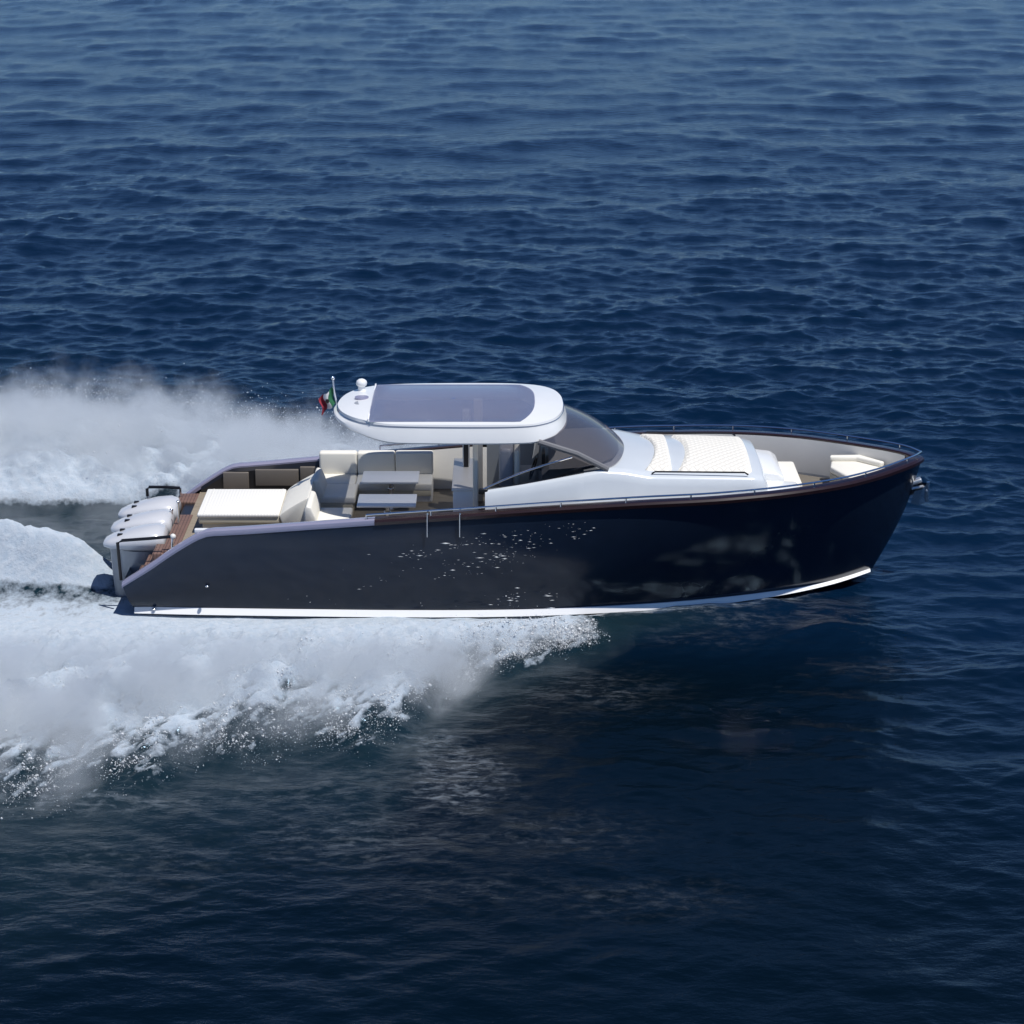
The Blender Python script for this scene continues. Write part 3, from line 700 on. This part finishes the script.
# ------------------------------------------------------------------ rails on deck
def hand(i0, i1, sgn):
    pts = []
    for i in range(i0, i1):
        x, b = inner(i, .02); pts.append((x, sgn * b, SH[i, 2] + .105))
    return pts
I0 = int(np.argmin(np.abs(SH[:, 0] + 2.4)))
pn = hand(I0, NS, -1); pf = hand(I0, NS, 1)
m = MB(); m.tube(pn + pf[::-1][1:], .017); hr = m.build('handrail', M['chrome'], W)
d = 0; last = None
for i in range(I0, NS):
    if i == I0 or last is not None and np.linalg.norm(SH[i, :2] - last) >= .95:
        for sgn in (-1, 1):
            x, b = inner(i, .02); m = MB(); m.tube([(x, sgn * b, SH[i, 2]), (x, sgn * b, SH[i, 2] + .105)], .014); m.build('stanchion', M['chrome'], hr)
        last = SH[i, :2].copy()
for px in (427.5, 460):
    a = P(px, 514.5, -2.16); b = P(px, 537, -2.14); m = MB(); m.tube([P(px, 514, -2.05), a, b], .016); m.build('boarding_rod', M['chrome'], W)
# cleats and hull fittings
for px, py, Yp in ((866, 521, -.62), (848, 557, -.52), (207, 586, -1.98), (154, 609, -1.84)):
    p = P(px, py, Yp); 
    # push out to the hull side
    m = MB(); m.ball(p, .035, (1.6 if px == 866 else 1, 1, .7)); m.build('hull_fitting', M['chrome'], W)
# anchor and roller on the stem
a0 = P(916, 482, 0)
an = empty('anchor', a0, W)
m = MB(); m.box(-.16, .10, -.07, .07, -.02, .05, .015, M=Matrix.Rotation(R(-20), 4, 'Y')); m.tube([(-.22, 0, .1), (-.20, 0, -.18), (-.3, 0, -.35)], .05); m.build('bow_roller', M['steel'], an)
m = MB(); m.tube([(-.08, 0, -.12), (.12, 0, -.08), (.20, 0, -.16)], .028); m.build('shank', M['steel'], an)
m = MB()
for sgn in (-1, 1): m.loft([[(.20, 0, -.02), (.22, 0, -.35)], [(.08, sgn * .20, -.06), (.02, sgn * .22, -.36)], [(-.06, sgn * .22, -.10), (-.10, sgn * .15, -.34)]])
m.tube([(.21, 0, .0), (.22, 0, -.36)], .03); m.build('fluke', M['chrome'], an)

# ------------------------------------------------------------------ flag
fp = P(337, 407, .15)
fl = empty('flag', fp); tag(fl, 'small green white and red ensign on a steel staff behind the hardtop', 'flag')
m = MB(); tp = P(333, 378, .15) - fp
m.tube([(0.02, 0, -.05), tuple(Vector((tp.x * .7, 0, tp.z * .5))), tuple(tp)], .014); m.ball(tuple(tp), .035); m.build('flagstaff', M['chrome'], fl)
def flag_mat():
    m, t, b = mat_new('ensign_cloth'); at = t.nodes.new("ShaderNodeUVMap"); sp = t.nodes.new("ShaderNodeSeparateXYZ")
    r = t.nodes.new("ShaderNodeValToRGB"); r.color_ramp.interpolation = 'CONSTANT'
    e = r.color_ramp.elements; e[0].color = (.02, .14, .06, 1); e[1].position = .34; e[1].color = (.7, .68, .68, 1)
    n = e.new(.68); n.color = (.25, .015, .03, 1)
    t.links.new(at.outputs[0], sp.inputs[0]); t.links.new(sp.outputs[0], r.inputs[0]); t.links.new(r.outputs[0], b.inputs["Base Color"]); b.inputs["Roughness"].default_value = .8
    return m
nu, nv = 22, 12; vs = []; fs = []; uv = []
q0 = P(332, 387, .15) - fp; q1 = P(335.5, 403, .15) - fp
for i in range(nu):
    for j in range(nv):
        u, v = i / (nu - 1), j / (nv - 1); p = q0.lerp(q1, v) + Vector((-.22 * u, 0, -.20 * u)) 
        p.y += .05 * math.sin(u * 9 + v * 2) * (u ** .5); p.x += .02 * math.sin(v * 7 + u * 4); p.z += .015 * math.sin(u * 11); vs.append(p)
for i in range(nu - 1):
    for j in range(nv - 1): fs.append((i * nv + j, i * nv + j + 1, (i + 1) * nv + j + 1, (i + 1) * nv + j))
fo = mesh_np('flag_cloth', [tuple(p) for p in vs], fs, flag_mat(), fl)
ul = fo.data.uv_layers.new(name="UVMap")
for l in fo.data.loops: ul.data[l.index].uv = ((l.vertex_index // nv) / (nu - 1), (l.vertex_index % nv) / (nv - 1))
m = MB(); c = q0.lerp(q1, .5) + Vector((-.11, -.045, -.10)); m.ball(tuple(c), .035, (1, .25, 1.2)); m.build('flag_emblem', M['wood'], fl)

# ------------------------------------------------------------------ spray
def spray_mat(name, dens, sgn):
    m = bpy.data.materials.new(name); m.use_nodes = True; t = m.node_tree; t.nodes.clear(); N = t.nodes.new; L = t.links.new
    o = N("ShaderNodeOutputMaterial"); v = N("ShaderNodeVolumePrincipled"); v.inputs["Color"].default_value = (.915, .945, .97, 1); v.inputs["Anisotropy"].default_value = .25
    tc = N("ShaderNodeTexCoord"); sp = N("ShaderNodeSeparateXYZ"); L(tc.outputs["Object"], sp.inputs[0])
    def mt(op, a, b=None, c=None, clamp=False):
        n = N("ShaderNodeMath"); n.operation = op; n.use_clamp = clamp
        for i, q in enumerate((a, b, c)):
            if q is None: continue
            if isinstance(q, (int, float)): n.inputs[i].default_value = q
            else: L(q, n.inputs[i])
        return n.outputs[0]
    def ss(x, a, b):
        n = N("ShaderNodeMapRange"); n.interpolation_type = 'SMOOTHSTEP'; n.inputs[1].default_value = a; n.inputs[2].default_value = b; L(x, n.inputs[0]); return n.outputs[0]
    x, y, z = sp.outputs; A = mt('MULTIPLY', y, float(sgn))
    # lateral reach as a curve of x
    fc = N("ShaderNodeFloatCurve"); cu = fc.mapping.curves[0]; xs = np.linspace(-26, 3, 20)
    cu.points[0].location = (0, float(reach(xs[0])) / 16); cu.points[1].location = (1, float(reach(xs[-1])) / 16)
    for q in xs[1:-1]: cu.points.new((q + 26) / 29, float(reach(q)) / 16)
    fc.mapping.update(); L(mt('MULTIPLY_ADD', x, 1 / 29, 26 / 29, True), fc.inputs[1])
    Yo = mt('MULTIPLY', fc.outputs[0], 16.0)
    Yi = mt('MULTIPLY_ADD', ss(x, -5.0, -7.2), 2.7, 1.9) if sgn > 0 else 1.9
    q = mt('DIVIDE', mt('SUBTRACT', A, Yi), mt('MAXIMUM', mt('SUBTRACT', Yo, Yi), .2))
    n1 = N("ShaderNodeTexNoise"); n1.inputs["Scale"].default_value = 1.1; n1.inputs["Detail"].default_value = 7; n1.inputs["Roughness"].default_value = .62; L(tc.outputs["Object"], n1.inputs["Vector"])
    prof = mt('MULTIPLY', ss(q, .0, .35), ss(q, 1.15, .7))
    along = mt('MULTIPLY', ss(x, 2.0, -.8), ss(x, -23.0, -13.0))
    hgt = mt('MULTIPLY', mt('MULTIPLY', prof, along), 1.35 if sgn < 0 else 1.65)
    hgt = mt('MULTIPLY', hgt, mt('MULTIPLY_ADD', n1.outputs[0], 1.8, -.05))
    if sgn < 0: hgt = mt('MINIMUM', hgt, mt('MULTIPLY_ADD', A, .30, -.30 * 2.1))
    d = mt('SUBTRACT', hgt, z)                         # metres below the local top of the spray
    d = mt('MULTIPLY', ss(d, -.12, .6) if sgn < 0 else ss(d, -.4, 1.3), dens)
    d = mt('MULTIPLY', d, ss(n1.outputs[0], .34, .62))
    L(d, v.inputs["Density"]); L(v.outputs[0], o.inputs["Volume"])
    return m
def spray(sgn, label, dens, zt):
    xs = np.linspace(-24, 2.0, 44); rows = []
    for x in xs:
        Yo = float(reach(x)) * 1.12 + .3; k = float(sstep(2.4, -1.5, x)); zz = .25 + zt * k
        rows.append([(x, sgn * 2.0, -.15), (x, sgn * 2.0, zz), (x, sgn * Yo, zz), (x, sgn * (Yo + .2), -.15)])
    m = MB(); m.loft(rows, closed=True, caps=True, flip=(sgn > 0)); o = m.build('spray', spray_mat('spray_mist', dens, sgn), smooth=False)
    tag(o, label, 'spray', kind='stuff'); return o
spray(-1, 'white spray thrown out along the near side of the yacht', 7.0, 1.3)
spray(1, 'white spray cloud rising beyond the far side of the yacht', 3.2, 2.6)

# flying drops
def drops(name, pts, rad, label, stretch=(1, 1, 1)):
    base_v = np.array([(1, 0, 0), (-1, 0, 0), (0, 1, 0), (0, -1, 0), (0, 0, 1), (0, 0, -1)], float)
    base_f = np.array([(0, 2, 4), (2, 1, 4), (1, 3, 4), (3, 0, 4), (2, 0, 5), (1, 2, 5), (3, 1, 5), (0, 3, 5)])
    n = len(pts); st = rng.uniform(.7, 1.6, (n, 1, 3)) * np.array(stretch); v = pts[:, None, :] + base_v[None] * rad[:, None, None] * st
    f = base_f[None] + (np.arange(n) * 6)[:, None, None]
    o = mesh_np(name, v.reshape(-1, 3), f.reshape(-1, 3), M['drop']); tag(o, label, 'droplets', kind='stuff')
M['drop'] = pmat('water_drops', (.66, .68, .70), .5)
def edge_drops(sgn, n):
    x = rng.uniform(-11.5, 1.6, n); Yo = reach(x) + (.5 if sgn > 0 else 0); q = 1 - np.abs(rng.normal(0, .22, n)) + .12
    q = np.where(rng.random(n) < .08, rng.uniform(.4, 1.1, n), q)
    A = 1.8 + (Yo - 1.8) * q; cl = fbm(x * 1.1, A * 1.1 + sgn * 9, 4)
    keep = cl > rng.uniform(-.5, .6, n); x, A, q = x[keep], A[keep], q[keep]
    h, _ = wake(x, sgn * A); z = h + np.abs(rng.normal(0, .22, len(x))) * sstep(1.8, -1, x) * (1.6 if sgn > 0 else 1) 
    return np.stack([x, sgn * A, z], 1)
def jets(sgn, n, k):
    x = rng.uniform(-11.5, 1.5, n); cl = fbm(x * 1.6, x * 0 + 3 * sgn, 4); keep = cl > rng.uniform(-.7, .5, n); x = x[keep]; n = len(x)
    Yo = reach(x) + (.5 if sgn > 0 else 0); A = 1.8 + (Yo - 1.8) * rng.uniform(.55, 1.0, n)
    hh, _ = wake(x, sgn * A); L = rng.gamma(2.2, .20, n) * np.clip((Yo - 1.8) / 2.5, .25, 1); up = rng.uniform(.1, .45, n); t = np.sort(rng.random((n, k)), 1) ** .8
    j = rng.normal(0, 1, (n, k, 3)) * (.012 + .05 * t[..., None])
    ang = rng.normal(0, .25, n); dx = -np.sin(.55 + ang); dy = np.cos(.55 + ang)
    px = x[:, None] + dx[:, None] * L[:, None] * t; py = A[:, None] + dy[:, None] * L[:, None] * t
    pz = hh[:, None] * (1 - t * .6) + up[:, None] * L[:, None] * 2.0 * t * (1 - t) + .02
    p = np.stack([px, sgn * py, pz], -1) + j; r = rng.gamma(1.6, .0026, (n, k)) * (1.35 - t) + .001
    return p.reshape(-1, 3), r.reshape(-1)
pj, rj = jets(-1, 3400, 26)
pn_ = edge_drops(-1, 14000); pn_ = np.vstack([pn_, pj]); rn_ = np.concatenate([rng.gamma(1.3, .0019, len(pn_) - len(pj)) + .0012, rj])
drops('spray_drops', pn_, rn_, 'flying white drops along the near foam edge')
pf_ = edge_drops(1, 20000); drops('spray_drops', pf_, rng.gamma(2, .0025, len(pf_)) + .002, 'flying white drops over the far foam')
# drops flung past the starboard topsides
cp = []
for (a, b, n, sx, sy) in ((415, 556, 22, 14, 3), (455, 545, 26, 22, 3), (500, 540, 22, 18, 4), (470, 562, 30, 30, 4), (505, 555, 44, 14, 7), (530, 548, 20, 18, 6), (460, 573, 14, 14, 3), (545, 532, 16, 20, 4), (580, 533, 14, 14, 4), (510, 598, 20, 8, 5), (550, 598, 12, 8, 4), (380, 580, 10, 30, 8)):
    for _ in range(n):
        u = random.gauss(0, 1); p = P(a + u * sx, b - u * sx * .18 + random.gauss(0, sy), -2.42 + random.uniform(-.08, .08)); cp.append(tuple(p))
cp = np.array(cp); drops('flung_drops', cp, rng.gamma(1.2, .0026, len(cp)) + .001, 'white water flecks flung past the dark topsides', (5, .8, .55))
